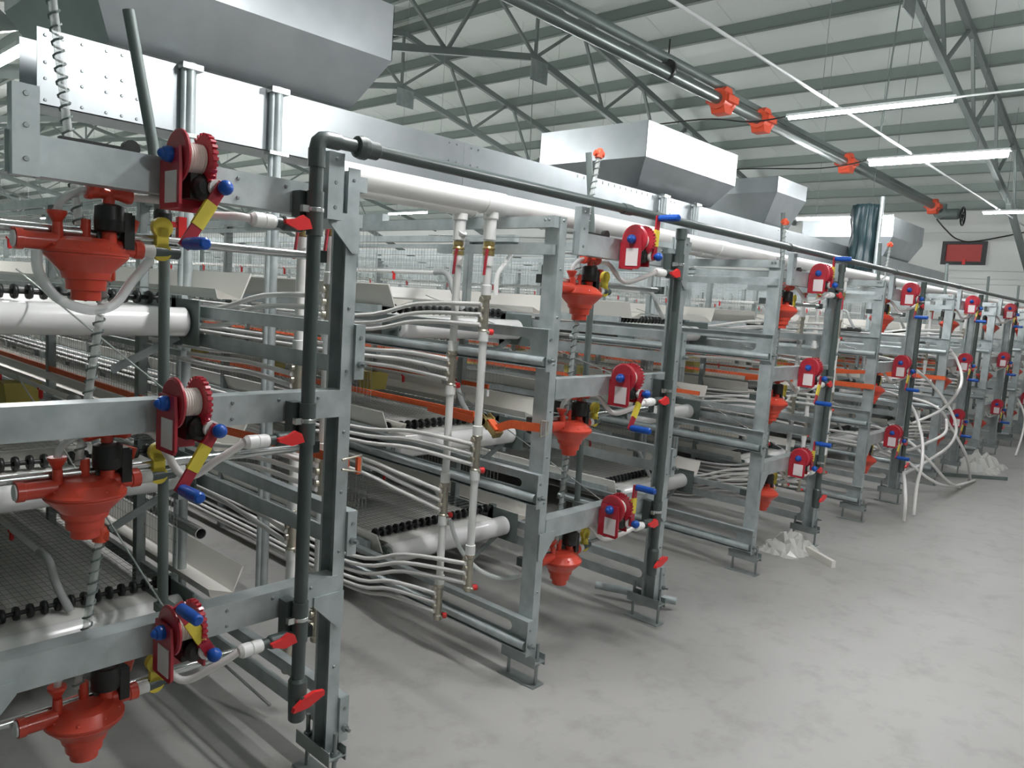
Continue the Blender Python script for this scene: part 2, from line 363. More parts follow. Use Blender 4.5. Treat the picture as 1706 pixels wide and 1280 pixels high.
def hopper(x0, x1, y0, y1, zb, zf, zt, label, ins=.14):
    t = thing('feed_hopper', label, 'hopper', ((x0+x1)/2, (y0+y1)/2, zb), 'galvanised feed hoppers')
    hx, hy = (x1-x0)/2, (y1-y0)/2; F = zf-zb; T = zt-zb
    def quad(P):
        m = MB(); c = Vector(P[0]); n_ = (Vector(P[1])-c).cross(Vector(P[-1])-c).normalized()*.004
        for q in P: m.v.append(tuple(q))
        for q in P: m.v.append(tuple(Vector(q)-n_))
        k = len(P); m.face(range(k)); m.face([k+i for i in range(k)][::-1])
        for i in range(k): m.face((i, k+i, k+(i+1) % k, (i+1) % k))
        return m
    for s_ in (-1, 1):
        part(t, 'hopper_side', quad([(-hx, s_*hy, F), (hx, s_*hy, F), (hx, s_*hy, T), (-hx, s_*hy, T)][::(1 if s_ < 0 else -1)]), 'sheet')
        part(t, 'hopper_slope', quad([(-hx+ins, s_*(hy-.15), 0), (hx-ins, s_*(hy-.15), 0), (hx, s_*hy, F), (-hx, s_*hy, F)][::(1 if s_ < 0 else -1)]), 'sheet')
        part(t, 'hopper_side', quad([(s_*hx, -hy, F), (s_*hx, hy, F), (s_*hx, hy, T), (s_*hx, -hy, T)][::(1 if s_ > 0 else -1)]), 'sheet')
        part(t, 'hopper_slope', quad([(s_*(hx-ins), -hy+.15, 0), (s_*(hx-ins), hy-.15, 0), (s_*hx, hy, F), (s_*hx, -hy, F)][::(1 if s_ > 0 else -1)]), 'sheet')
    part(t, 'hopper_floor', MB().box(-hx+ins, hx-ins, -hy+.15, hy-.15, 0, .004), 'sheet')
    return t
hopper(1.12, 2.60, 3.35, 4.42, 2.545, 2.80, 3.08, 'huge galvanised feed hopper overhead at upper left')
hopper(5.05, 6.53, 3.35, 4.42, 2.545, 2.75, 3.02, 'bright galvanised feed hopper in the middle, above the third row')
hopper(7.42, 8.15, 3.35, 4.42, 2.50, 2.83, 2.98, 'shaded galvanised feed hopper just behind the middle one', .08)
hopper(11.15, 12.58, 3.35, 4.6, 2.50, 2.78, 3.04, 'farthest dull galvanised feed hopper, behind the teal wrapped bundle')
for px, who in ((1.55, 'left leg under the huge hopper'), (1.97, 'right leg under the huge hopper'), (5.43, 'left leg under the middle hopper'), (5.95, 'right leg under the middle hopper')):
    t = thing('hopper_leg', 'round galvanised support tube, '+who, 'support', (px, 3.385, 0))
    part(t, 'leg_tube', lambda: MB().tube([(0,0,0),(0,0,2.52)], .021, 12).tube([(-.024,.01,0),(-.024,.01,2.52)], .015, 8), 'galv', key='hopleg')
    part(t, 'leg_clip', lambda: MB().box(-.045,.045,-.025,.03,2.49,2.515).box(-.05,.05,-.026,.03,2.205,2.222), 'zinc', key='hopclip')
# teal wrapped bundle
wr = MB(); nz_ = 14; na = 40
for iz in range(nz_+1):
    for ia in range(na):
        an = 2*pi*ia/na; rr_ = .145 + .016*sin(ia*2.3) + .012*sin(ia*5.1+iz*.25) + .012*sin(iz*.9+ia*.3)
        wr.v.append((rr_*1.15*cos(an), rr_*sin(an), .78*iz/nz_))
for iz in range(nz_):
    for ia in range(na):
        k_ = iz*na; wr.face((k_+ia, k_+(ia+1) % na, k_+na+(ia+1) % na, k_+na+ia), True)
wr.face([nz_*na+ia for ia in range(na)]); wr.face([ia for ia in range(na)][::-1])
wb = thing('wrapped_bundle', 'dark teal plastic wrapped bundle hanging before the farthest hopper', 'bundle', (9.75, 3.25, 2.22))
part(wb, 'wrap_film', wr, 'wrap'); part(wb, 'bundle_post', MB().tube([(-.12,-.2,-2.22),(-.12,-.2,.86)], .025, 8), 'galv')

# ================================================================== CAGE ROWS
RR = [1.405, 3.362, 5.452, 7.41, 9.60, 11.61, 13.62]         # outer face of each row's right post
ROWN = ['nearest cage row', 'second cage row', 'third cage row', 'fourth cage row', 'fifth cage row', 'sixth cage row', 'farthest cage row']
TIER = ['top', 'middle', 'bottom']
BZ = [(1.80, 1.888), (1.210, 1.292), (.622, .705)]             # winch beams
SZ = [(1.335, 1.492), (.775, .905), (.148, .288)]              # side rail frames
W0 = -1.002                                                    # outer face of left post
def post_mb(right):
    m = MB(); z0, z1 = .108, (1.955 if right else 1.935)
    s_ = 1 if right else -1
    X = (lambda a: a) if right else (lambda a: W0 - a)
    def bx(a, b, y0, y1): m.box(min(X(a), X(b)), max(X(a), X(b)), y0, y1, z0, z1)
    bx(-.003, 0, 1.935, 2.01); bx(-.042, -.003, 1.935, 1.938); bx(-.042, -.003, 2.007, 2.01); bx(-.042, -.039, 2.0, 2.007)
    return m
def base_mb(right):
    m = MB(); x = -.022 if right else W0+.022
    m.box(x-.035, x+.035, 1.895, 2.10, 0, .005)
    m.box(x-.03, x+.03, 1.895, 2.085, .104, .109); m.box(x-.033, x-.030, 1.895, 2.085, .088, .135); m.box(x+.030, x+.033, 1.895, 2.085, .088, .135)
    return m
def rods_mb(right):
    m = MB(); x = -.022 if right else W0+.022; y = 0
    m.tube([(x, y, .004), (x, y, .185)], .0075, 8)
    for z in (.092, .110): m.lathe([(.014, 0), (.014, .012)], (x, y, z), (0,0,1), 6)
    return m
def sheet_c(z0, z1, y0, y1):
    """side rail sheet outline in (y,z): end block with rounded slot"""
    h1 = z0+.052; h2 = z1-.042; a = y0+.11; r = (h2-h1)/2
    P = [(y0, z0), (y1, z0), (y1, h1)]
    for i in range(7):
        t = -pi/2 - pi*i/6; P.append((a+r+r*cos(t), h1+r+r*sin(t)))
    P += [(y1, h2), (y1, z1), (y0, z1)]
    return P
def siderail_mb(right, ti):
    z0, z1 = SZ[ti]; m = MB(); x0, x1 = ((.001, .004) if right else (W0-.004, W0-.001))
    xo0, xo1 = ((.001, .036) if right else (W0-.036, W0-.001))
    m.prism(sheet_c(z0, z1, 1.93, 3.47), 'x', x0, x1)
    m.box(xo0, xo1, 1.93, 3.47, z1-.003, z1); m.box(xo0, xo1, 1.93, 3.47, z0, z0+.003)
    m.box(xo0, xo1, 1.925, 1.929, z0-.012, z1)                # bolted end flange
    return m
def siderod_mb(right, ti):
    x = .02 if right else W0-.02
    return MB().tube([(x, 1.945, SZ[ti][0]+.026), (x, 3.46, SZ[ti][0]+.026)], .0195, 12)
def bolts_mb():
    m = MB()
    for right in (1, 0):
        xo = .02 if right else W0-.02
        for z0, z1 in SZ:
            m.lathe([(.012,0),(.012,.012),(.006,.013),(.006,.03)], (xo, 1.925, z0+.035), (0,-1,0), 6)
            m.lathe([(.006,0),(.006,.003)], (xo, 1.925, z1-.04), (0,-1,0), 8)
        xf = -.022 if right else W0+.022
        for z in [.40+.19*i for i in range(9)]: m.lathe([(.006,0),(.004,.004)], (xf, 1.935, z), (0,-1,0), 6)
    for z0, z1 in BZ:
        for x in (-.39, -.25, -.12): m.lathe([(.006,0),(.004,.004)], (x, 1.932, z1-.02), (0,-1,0), 6); 
        for x in (-.39,): m.lathe([(.006,0),(.004,.004)], (x, 1.932, z0+.018), (0,-1,0), 6)
    for x in (-.105, W0+.118):
        for z in (1.83, 1.90, 1.965): m.lathe([(.009,0),(.005,.006)], (x, 1.909, z), (0,-1,0), 8)
    for x in (.02, W0-.02):
        for y in (1.96, 1.98): m.lathe([(.007,0),(.005,.004)], (x-(.02 if x < 0 else -.015), y, 1.918), (-1 if x < 0 else 1, 0, 0), 6)
    return m
def beam_mb(ti):
    z0, z1 = BZ[ti]; x0, x1 = ((W0+.085, -.09) if ti == 0 else (W0+.043, -.024))
    return MB().box(x0, x1, 1.932, 1.935, z0, z1).box(x0, x1, 1.935, 1.995, z1-.003, z1).box(x0, x1, 1.935, 1.995, z0, z0+.003)
def gusset_mb(ti, right):
    z0 = BZ[ti][0]; 
    if right: P = [(-.11, z0+.03), (-.002, z0+.03), (-.002, z0-.085), (-.025, z0-.085), (-.11, z0-.0)]
    else: P = [(W0+.002, z0+.03), (W0+.10, z0+.03), (W0+.10, z0), (W0+.03, z0-.085), (W0+.002, z0-.085)]
    if ti == 0: P = [(x, z-.01) for x, z in P]
    return MB().prism(P, 'y', 1.927, 1.9315)
def upright_mb(x):
    return MB().box(x-.022, x+.022, 1.905, 1.909, 1.795, 1.985).box(x-.026, x-.022, 1.905, 1.94, 1.795, 1.985).box(x+.022, x+.026, 1.905, 1.94, 1.795, 1.985)
def end_frame(i):
    t = thing('cage_end_frame', 'galvanised end frame of winch beams and posts on the '+ROWN[i], 'cage frame', (RR[i], 0, 0), 'cage end frames')
    for r_ in (False, True):
        sd = 'R' if r_ else 'L'
        part(t, 'post', lambda: post_mb(r_), 'galv', 'post'+sd); part(t, 'base_plate', lambda: base_mb(r_), 'galv_dark', 'base'+sd)
        
        for y_ in (1.912, 2.065): part(t, 'levelling_rod', lambda: rods_mb(r_), 'bolt', 'rods'+sd, loc=(0, y_, 0))
        for k in range(3):
            part(t, 'side_rail', lambda: siderail_mb(r_, k), 'galv', 'srail'+sd+str(k)); part(t, 'rail_tube', lambda: siderod_mb(r_, k), 'galv', 'srod'+sd+str(k))
        part(t, 'top_rail', lambda: MB().box(.001 if r_ else W0-.03, .03 if r_ else W0-.001, 1.94, 3.47, 1.89, 1.935), 'galv', 'trail'+sd)
        part(t, 'short_rail', lambda: MB().box(.002 if r_ else W0-.022, .022 if r_ else W0-.002, 1.945, 2.62, 1.785, 1.825), 'galv', 'shrail'+sd)
        part(t, 'upright_plate', lambda: upright_mb(-.105 if r_ else W0+.118), 'galv', 'upr'+sd)
    for k in range(3):
        part(t, 'winch_beam', lambda: beam_mb(k), 'galv', 'beam'+str(k))
    for k, r_ in ((0, True), (2, True), (2, False)):
        part(t, 'gusset_plate', lambda: gusset_mb(k, r_), 'galv', f'gus{k}{r_}')
    part(t, 'bolts', bolts_mb, 'bolt', 'fbolts', kind='stuff')
    part(t, 'latch_bar', lambda: MB().box(-.80,-.66,1.965,1.985,1.888,1.90).lathe([(.008,-.01),(.02,-.01),(.02,.01),(.008,.01)], (-.645,1.975,1.90), (0,1,0), 12), 'black', 'latchb')
    return t

# ---- winches
def gear_mb():
    m = MB(); n = 26; m.lathe([(.022,.0),(.058,.0),(.058,.012),(.022,.012)], (0,0,0), (1,0,0), 26)
    for k in range(n):
        a = 2*pi*k/n; c, s_ = cos(a), sin(a); M = Matrix.Translation((.006, .060*c, .060*s_)) @ Matrix.Rotation(a, 4, 'X')
        m.cbox((0,0,0), (.013, .009, .0075), M)
    return m
def winch(i, ti, ang):
    z = BZ[ti][1]
    t = thing('hand_winch', f'red hand winch with blue crank handle on the {TIER[ti]} beam of the {ROWN[i]}', 'winch', (RR[i]-.548, 1.868, z), 'red hand winches')
    part(t, 'drum_flange', lambda: MB().lathe([(.015,0),(.058,0),(.064,.004),(.064,.009),(.058,.010),(.015,.010)], (-.035,0,0), (1,0,0), 24), 'winchred', 'wfl')
    part(t, 'gear_wheel', gear_mb, 'winchred', 'wgear', loc=(.028,0,0))
    part(t, 'cable_drum', lambda: MB().lathe([(.034,0)]+[(.034+.002*(k % 2), .003*k) for k in range(1, 18)]+[(.034,.053)], (-.025,0,0), (1,0,0), 18), 'cream', 'wdrum')
    part(t, 'hub_cap', lambda: MB().lathe([(.019,0),(.019,.022),(.016,.030),(.009,.034)], (-.035,0,0), (-1,0,0), 14).sphere((-.066,0,0), .012, 10), 'blue', 'whubL')
    part(t, 'hub_cap', lambda: MB().lathe([(.015,0),(.015,.016),(.011,.022)], (.041,0,0), (1,0,0), 12), 'blue', 'whubR')
    def bracket():
        m = MB(); m.prism([(-.036,-.125),(.045,-.125),(.052,-.115),(.052,-.03),(.048,.02),(-.04,.02),(-.046,-.03),(-.046,-.115)], 'x', -.046, -.039)
        m.box(-.046, .05, .052, .060, -.125, -.01); m.box(.046,.052,-.03,.052,-.11,.02); return m
    part(t, 'bracket', bracket, 'winchred', 'wbr')
    part(t, 'label_plate', lambda: MB().box(-.0485, -.0461, -.034, .026, -.112, -.038), 'label', 'wlab', label='pale maker label')
    part(t, 'worm_gear', lambda: MB().lathe([(.02,0),(.026,.01),(.026,.03),(.03,.04),(.03,.06),(.02,.07)], (.03,.04,-.066), (0,-1,0), 12).box(-.0,.045,-.005,.045,-.095,-.03), 'black', 'wworm')
    part(t, 'washer', lambda: MB().lathe([(.008,0),(.021,0),(.021,.01),(.008,.01)], (.05,-.033,-.066), (0,-1,0), 14), 'white', 'wwash')
    cx, cz, cy = .055, -.066, -.05
    ar = part(t, 'crank_arm', lambda: MB().box(-.014,.014,-.004,.004,-.012,.175).lathe([(.016,-.005),(.016,.005)], (0,0,0), (0,1,0), 12), 'winchred', 'warm', loc=(cx, cy, cz), rot=(0, ang, 0))
    part(ar, 'arm_sleeve', lambda: MB().box(-.0155,.0155,-.0055,.0055,.045,.115), 'yellow', 'wslv', label='yellow arm sleeve')
    part(ar, 'handle', lambda: MB().lathe([(.010,0),(.0145,.006),(.0155,.05),(.0145,.095),(.010,.10)], (0,-.004,.165), (0,-1,0), 12), 'blue', 'whan', label='blue grip')
    part(t, 'shaft_knob', lambda: MB().lathe([(.012,0),(.014,.008)], (0,0,0), (0,-1,0), 12).sphere((0,-.018,0), .0185, 12), 'blue', 'wknob', loc=(cx, cy-.004, cz))
    part(t, 'lift_cable', lambda: MB().tube([(-.005, .03, .0), (-.01, 1.35, [.03, .30, .50][ti])], .0028, 5), 'zinc', 'wcab'+str(ti))
    return t
UP, DN = 0.0, pi
CR = {0: [-2.60, -2.60, -.53], 1: [.05, -2.66, .05], 2: [.0, -2.75, .1], 3: [-2.7, -2.7, -2.5], 4: [-2.5, -2.6, -2.6], 5: [-2.7, -2.6, -2.7], 6: [-2.6, -2.6, -2.6]}

# ---- water pressure regulators
def reg_lower():
    return MB().lathe([(.030,-.110),(.033,-.108),(.033,-.086),(.043,-.085),(.045,-.060),(.052,-.058),(.056,-.042),(.093,-.004),(.094,0)], (0,0,0), (0,0,1), 24)
def reg_upper():
    m = MB().lathe([(.094,.001),(.094,.007),(.088,.012),(.068,.030),(.045,.040),(.0,.042)], (0,0,0), (0,0,1), 24)
    m.lathe([(.024,0),(.024,.016),(.021,.017),(.021,.085)], (-.150,0,.024), (1,0,0), 14)
    m.lathe([(.023,0),(.023,.02),(.020,.021),(.020,.075)], (.133,.01,.022), (-1,0,0), 14)
    m.lathe([(.013,0),(.011,.05)], (-.062,.0,.02), (0,0,1), 10); m.lathe([(.017,0),(.017,.06)], (.052,0,.03), (0,0,1), 12)
    m.lathe([(.012,0),(.012,.055)], (.005,.02,.03), (0,0,1), 10)
    for k in range(8):
        a = k*pi/4+.3; m.lathe([(.006,0),(.004,.004)], (.08*cos(a), .08*sin(a), .0165), (0,0,1), 6)
    return m
def regulator(i, ti):
    z = BZ[ti][0]-.160
    t = thing('water_regulator', f'orange red water regulator below the {TIER[ti]} beam of the {ROWN[i]}', 'regulator', (RR[i]-.727, 2.02, z), 'red water regulators')
    part(t, 'lower_bowl', reg_lower, 'red', 'rlow'); part(t, 'upper_bowl', reg_upper, 'red', 'rup')
    part(t, 'pipe_end', lambda: MB().lathe([(.019,0),(.019,.004)], (-.151,0,.024), (-1,0,0), 14), 'white', 'rpe')
    part(t, 'pipe_end', lambda: MB().lathe([(.017,0),(.017,.03)], (.133,.01,.022), (1,0,0), 14), 'white', 'rpe2')
    part(t, 'valve_body', lambda: MB().lathe([(.026,0),(.034,.004),(.036,.03),(.034,.062),(.022,.068)], (.052,0,.058), (0,0,1), 16).box(.06,.10,-.015,.015,.07,.11), 'black', 'rvb')
    part(t, 'valve_lever', lambda: MB().box(.082,.106,-.016,.008,.02,.105), 'black', 'rvl')
    def tee():
        m = MB(); m.lathe([(.014,0),(.014,.035)], (.05,0,.12), (0,0,1), 12)
        for s_ in (-1, 1):
            m.lathe([(.012,0),(.016,.02),(.024,.040),(.024,.05),(.012,.052)], (.05,0,.150), (s_,0,.12), 12)
            m.box(.05+s_*.028-.012, .05+s_*.028+.012, -.018, .018, .15, .172)
        return m
    part(t, 'tee_fitting', tee, 'red', 'rtee')
    part(t, 'funnel', lambda: MB().lathe([(.008,0),(.012,.012),(.022,.03),(.022,.036)], (-.06,.01,.062), (0,0,1), 12), 'red', 'rfun')
    part(t, 'side_cap', lambda: MB().lathe([(.02,0),(.02,.03)], (.115,.05,.07), (.3,0,1), 12), 'red', 'rcap2')
    part(t, 'bypass_hose', lambda: MB().tube(smoothpath([(-.06,.01,.08),(-.055,.01,.115),(-.03,.005,.14),(.0,0,.152)]), .0095, 8), 'clear', 'rbh')
    part(t, 'clip', lambda: MB().lathe([(.026,0),(.026,.018)], (.183,.02,.085), (0,-1,0), 14).lathe([(.023,0),(.023,.018)], (.183,.02,.022), (0,-1,0), 14).box(.168,.198,.002,.02,.02,.085), 'yellow', 'rclip', label='yellow clip')
    part(t, 'outlet_pipe', lambda: MB().tube([(.16,.01,.022),(.23,.02,.022)], .016, 10), 'pvc', 'rout')
    if i == 0 and ti == 0:
        part(t, 'drain_hose', lambda: MB().tube(smoothpath([(-.108,-.01,.0),(-.105,-.015,-.05),(-.07,-.02,-.105),(0,-.02,-.132),(.06,-.015,-.115),(.105,.0,-.06),(.16,.02,.0)]), .012, 9), 'clear', label='clear looped drain hose')
    return t
def support_tube(i, ti):
    z = [1.692, 1.100, .495][ti]
    t = thing('support_tube', f'bright zinc support tube behind the {TIER[ti]} regulator of the {ROWN[i]}', 'tube', (RR[i]-.5, 2.045, z), 'zinc support tubes')
    part(t, 'tube_body', lambda: MB().tube([(-.47,0,0),(.455,0,0)], .0125, 12), 'zinc', 'sptube')
    for xx in (-.46, -.185, .442): part(t, 'tube_saddle', lambda: MB().box(-.013,.013,-.018,.022,-.018,.018), 'pvc', 'spsad', loc=(xx, 0, 0))
# ---- risers of dark pipe with valves
def riser(i):
    t = thing('water_riser', f'dark grey water riser pipe with red valve handles at the {ROWN[i]}', 'pipe', (RR[i]-.195, 1.87, .37), 'dark water risers')
    part(t, 'riser_pipe', lambda: MB().tube([(0,0,0),(0,0,1.60)], .0195, 14), 'pvc', 'rsp')
    for k in range(3):
        z = BZ[k][0]-.037-.37; zc = BZ[k][0]+.03-.37
        part(t, 'pipe_collar', lambda: MB().lathe([(.0235,-.09),(.0235,.03)], (0,0,0), (0,0,1), 14).box(-.035,.0,.02,.06,-.075,.03), 'pvc', 'rcol', loc=(0,0,zc))
        part(t, 'pipe_clamp', lambda: MB().lathe([(.0245,-.006),(.0255,-.005),(.0255,.005),(.0245,.006)], (0,0,0), (0,0,1), 14).box(-.042,-.022,-.008,.008,-.009,.009), 'zinc', 'rclm', loc=(0,0,zc-.02))
        v = part(t, 'ball_valve', lambda: MB().tube([(0,0,0),(-.04,0,0)], .013, 10).lathe([(.017,0),(.02,.004),(.02,.055),(.017,.06)], (-.04,0,0), (-1,0,0), 12).tube([(-.09,0,0),(-.125,0,0)], .0145, 10), 'pvc', 'rval', loc=(0,0,z))
        part(v, 'valve_handle', lambda: MB().prism([(-.036,-.012),(-.05,-.015),(-.075,-.02),(-.115,-.006),(-.118,.004),(-.085,.010),(-.065,.022),(-.045,.012)], 'y', -.006, .006), 'handlered', 'rhan', loc=(.01,-.026,.004), label='red valve handle')
        part(v, 'hose_tail', lambda: MB().lathe([(.017,0),(.019,.01),(.019,.03),(.016,.032),(.020,.034),(.020,.06),(.013,.07)], (-.122,0,0), (-1,0,0), 12), 'white', 'rtail')
    v = part(t, 'drain_valve', lambda: MB().lathe([(.021,-.075),(.025,-.07),(.026,-.02),(.028,0),(.028,.05),(.022,.06)], (0,0,.0), (0,0,1), 14).lathe([(.012,0),(.012,.02)], (0,-.02,.0), (0,-1,0), 8), 'pvc', 'rdv', loc=(0,0,.02))
    part(v, 'valve_handle', lambda: MB().prism([(-.05,-.022),(-.045,-.010),(-.01,.012),(.02,.020),(.055,.014),(.055,.0),(.03,-.010),(.0,-.022)], 'y', -.046, -.032), 'handlered', 'rdh', loc=(.01,0,.0), label='red valve handle')
    part(t, 'tee_union', lambda: MB().lathe([(.024,0),(.024,.05)], (0,0,0), (0,0,1), 12), 'pvc', 'rtu', loc=(0,0,1.555))
def feed_hose(i, ti):
    z = BZ[ti][0]
    sag = [.0, -.095, -.075][ti] if i == 0 else -.055
    x0, x1 = RR[i]-.63, RR[i]-.385
    P = [(x0, 2.02, z-.012), (x0+.06, 2.0, z-.016), ((x0+x1)/2, 1.955, z-.035+sag), (x1-.05, 1.90, z-.045+sag*.35), (x1, 1.872, z-.037)]
    if i == 0 and ti == 0: P = [(x0, 2.02, z-.010), (x0+.09, 1.97, z-.013), (x0+.16, 1.93, z-.035), (x1-.03, 1.885, z-.034), (x1, 1.872, z-.037)]
    solo('feed_hose', MB().tube(smoothpath(P), .0105, 9), 'hose', f'white hose from {TIER[ti]} valve to regulator on the {ROWN[i]}', 'hose', 'white regulator hoses')
# ---- sight tubes
def sight(i, ti):
    zb = BZ[ti][0]-.09
    lean = {0: [(-.075, .66), (.06, .46), (.05, .38)]}.get(i, [(.095, .52), (.03, .46), (.03, .40)])[ti]
    if i >= 4 and ti == 0: lean = (.02, .20)
    if i == 2: lean = [(-.03, .46), (.03,.42), (.03,.38)][ti]
    t = thing('sight_tube', f'clear sight tube with coil above the {TIER[ti]} regulator of the {ROWN[i]}', 'sight tube', (RR[i]-.735, 2.045, zb), 'clear sight tubes')
    d = Vector((lean[0], 0, lean[1])); L = d.length; u = d.normalized()
    part(t, 'tube_wall', MB().tube([(0,0,0), tuple(d)], .0095, 10), 'tube')
    n = int(L/.028); pts = []
    e1 = Vector((0,1,0)); e2 = u.cross(e1)
    for k in range(n*8+1):
        a = 2*pi*k/8; pts.append(tuple(u*(L*k/(n*8)) + e1*(.0125*cos(a)) + e2*(.0125*sin(a))))
    part(t, 'wire_coil', MB().tube(pts, .0027, 4), 'steeldark')
    part(t, 'tube_cap', MB().lathe([(.017,0),(.017,.03),(.012,.04)], tuple(d), tuple(u), 10).lathe([(.014,0),(.014,.022)], tuple(d+Vector((0,0,.015))), (1,-.5,0), 8).lathe([(.014,0),(.014,.022)], tuple(d+Vector((0,0,.015))), (-1,.5,.3), 8), 'clamporange', label='orange cap')
def centre_pole(i):
    t = thing('centre_pole', f'slim dark pole standing in the middle of the {ROWN[i]} end', 'pole', (RR[i]-.49, 2.14, 0), 'slim dark centre poles')
    part(t, 'tap_body', lambda: MB().lathe([(.02,0),(.024,.01),(.024,.07),(.02,.08)], (-.006,0,1.70), (0,0,1), 12), 'black', 'ptap')
    part(t, 'tap_handle', lambda: MB().box(.03,.052,-.02,.0,1.70,1.765).box(.0,.03,-.015,-.005,1.735,1.75), 'handlered', 'ptaph', label='red tap handle')
    part(t, 'pole_body', lambda: MB().tube([(.012,0,.60),(.0,0,1.68),(-.035,0,1.95),(-.10,0,2.27)], .0145, 10), 'steeldark', 'pole')
    for z in (.655, 1.25, 1.845): part(t, 'pole_bracket', lambda: MB().box(-.02,.02,-.145,.012,-.012,.012), 'steeldark', 'polef', loc=(.01 if z < 1.5 else -.012, 0, z))

# ---- cage block behind the end frame
DZ = [1.55, .935, .34]
YE = 12.6
def trough_mb(right):
    P = [(.238, .0), (.193, -.108), (.092, -.108), (.083, -.072)]
    th = .004; m = MB(); b = []
    full = [(x, z) for x, z in P] + [(x-(.004 if k else .006), z+th) for k, (x, z) in list(enumerate(P))[::-1]]
    if not right: full = [(W0 - x, z) for x, z in full][::-1]
    return m.prism(full, 'y', 2.99, YE)
def disc_mb():
    return MB().lathe([(.007,-.004),(.024,-.009),(.027,0),(.024,.009),(.007,.004)], (0,0,0), (1,0,0), 12, True)
def floor_mesh(z):
    m = MB(); x0, x1 = W0+.06, -.06
    y = 3.16
    while y < YE:
        m.tube([(x0, y, z), (x1, y, z)], .0013, 3, False); y += .05 if y < 6 else .10
    x = x0
    while x <= x1+.001:
        m.tube([(x, 3.16, z+.002), (x, YE, z+.002)], .0013, 3, False); x += .0255
    return m
def side_mesh(x, z0, z1):
    m = MB(); y = 3.10
    while y < YE:
        m.tube([(x, y, z0), (x, y, z1)], .0012, 3, False); y += .03 if y < 7 else .06
    z = z0
    while z <= z1+.001:
        m.tube([(x, 3.10, z), (x, YE, z)], .0014, 3, False); z += .055
    return m
def cage_block(i):
    t = thing('cage_block', 'long three tier wire cage block behind the end frame of the '+ROWN[i], 'cage', (RR[i], 3.0, 0), 'long wire cage blocks')
    o = (0, -3.0, 0)
    for sx in (-.022, W0+.022):
        for k in range(8):
            y = 3.45 + 1.19*k
            part(t, 'cage_post', lambda: MB().box(-.02,.02,-.02,-.017,0,1.95).box(-.02,-.017,-.02,.02,0,1.95).box(.017,.02,-.02,.02,0,1.95), 'galv_dark', 'cpost', loc=(sx, y-3.0, 0))
    for k in range(3):
        z = DZ[k]
        for sx in (-.012, W0+.012):
            part(t, 'deck_rail', lambda: MB().box(-.012,.012,3.06,YE,-.045,0), 'galv', 'drail', loc=(sx, -3.0, z-.02))
            part(t, 'mesh_rail', lambda: MB().box(-.012,.012,3.06,YE,-.012,.012), 'galv', 'mrail', loc=(sx, -3.0, z+.36))
        part(t, 'mesh_floor', lambda: floor_mesh(DZ[k]), 'wire', 'mfl'+str(k), loc=o, kind='stuff')
        part(t, 'side_mesh', lambda: side_mesh(-.01, DZ[k]+.10, DZ[k]+.36), 'wire', 'smr'+str(k), loc=o, kind='stuff')
        part(t, 'side_mesh', lambda: side_mesh(W0+.01, DZ[k]+.10, DZ[k]+.36), 'wire', 'sml'+str(k), loc=o, kind='stuff')
        zr = [1.427, .811, .25][k]
        part(t, 'belt_roller', lambda: MB().lathe([(.02,-.008),(.050,-.006),(.057,0),(.057,.865),(.050,.871),(.02,.873)], (W0+.095,3.0,0), (1,0,0), 24), 'roller', 'roll', loc=(0,-3.0,zr))
        part(t, 'roller_bracket', lambda: MB().box(-.03,-.024,2.90,3.14,-.09,.09).box(-.03,.0,3.10,3.14,-.10,.10).tube([(-.05,3.0,0),(-.01,3.0,0)], .022, 10), 'steeldark', 'rbr', loc=(0,-3.0,zr))
        part(t, 'roller_bracket', lambda: MB().box(W0+.06,W0+.066,2.97,3.10,-.05,.05).tube([(W0+.1,3.0,0),(W0+.03,3.0,0)], .022, 10), 'steeldark', 'rbl', loc=(0,-3.0,zr))
        part(t, 'brace', lambda: MB().bar((-.05,3.03,-.06),(-.30,3.03,-.19),.008,.03,(0,1,0)), 'galv_dark', 'brc', loc=(0,-3.0,zr))
        part(t, 'manure_belt', lambda: MB().box(W0+.10,-.13,3.0,YE,.052,.0565).box(W0+.10,-.13,3.0,YE,-.0565,-.052), 'belt', 'mbelt', loc=(0,-3.0,zr))
        sh = part(t, 'disc_shaft', lambda: MB().tube([(W0+.06,0,0),(-.05,0,0)], .009, 8), 'black', 'dshaft', loc=(0, .105, zr+.088), label='black shaft of rubber discs')
        for q in range(19):
            part(sh, 'rubber_disc', disc_mb, 'black', 'disc', loc=(W0+.085+.046*q, 0, 0))
        zt = [1.632, 1.000, .368][k]
        part(t, 'feed_trough', lambda: trough_mb(True), 'cream', 'trR', loc=(0,-3.0,zt), label='cream feed trough')
        # left trough sits close to the frame
        part(t, 'feed_trough', lambda: trough_mb(False), 'cream', 'trL', loc=(.24,-3.0,zt), label='cream feed trough')
        zn = z+.17
        npipe = part(t, 'nipple_pipe', lambda: MB().tube([(-.48,3.2,0),(-.48,YE,0)], .012, 8), 'white', 'npipe', loc=(.11 if k == 1 else 0,-3.0,zn))
        part(npipe, 'end_hose', lambda: MB().tube(smoothpath([(-.48,3.24,.0),(-.48,3.17,.004),(-.475,3.13,-.02),(-.46,3.10,-.10),(-.43,3.05,-.19)]), .0155, 9), 'greyhose', 'ehose', label='grey drop hose')
        for q in range(6):
            part(npipe, 'nipple', lambda: MB().lathe([(.004,-.05),(.009,-.045),(.009,-.012),(.014,-.01),(.014,0)], (0,0,0), (0,0,1), 8), 'handlered', 'nip', loc=(-.48, 3.6+.6*q, 0))
            if q % 2 and k == 1: part(npipe, 'drip_cup', lambda: MB().prism([(-.06,-.125),(.06,-.125),(.075,-.012),(-.075,-.012)], 'y', -.06, .06), 'cupyellow', 'dcup', loc=(-.48, 3.3+.6*q, 0), label='yellow drip cup')
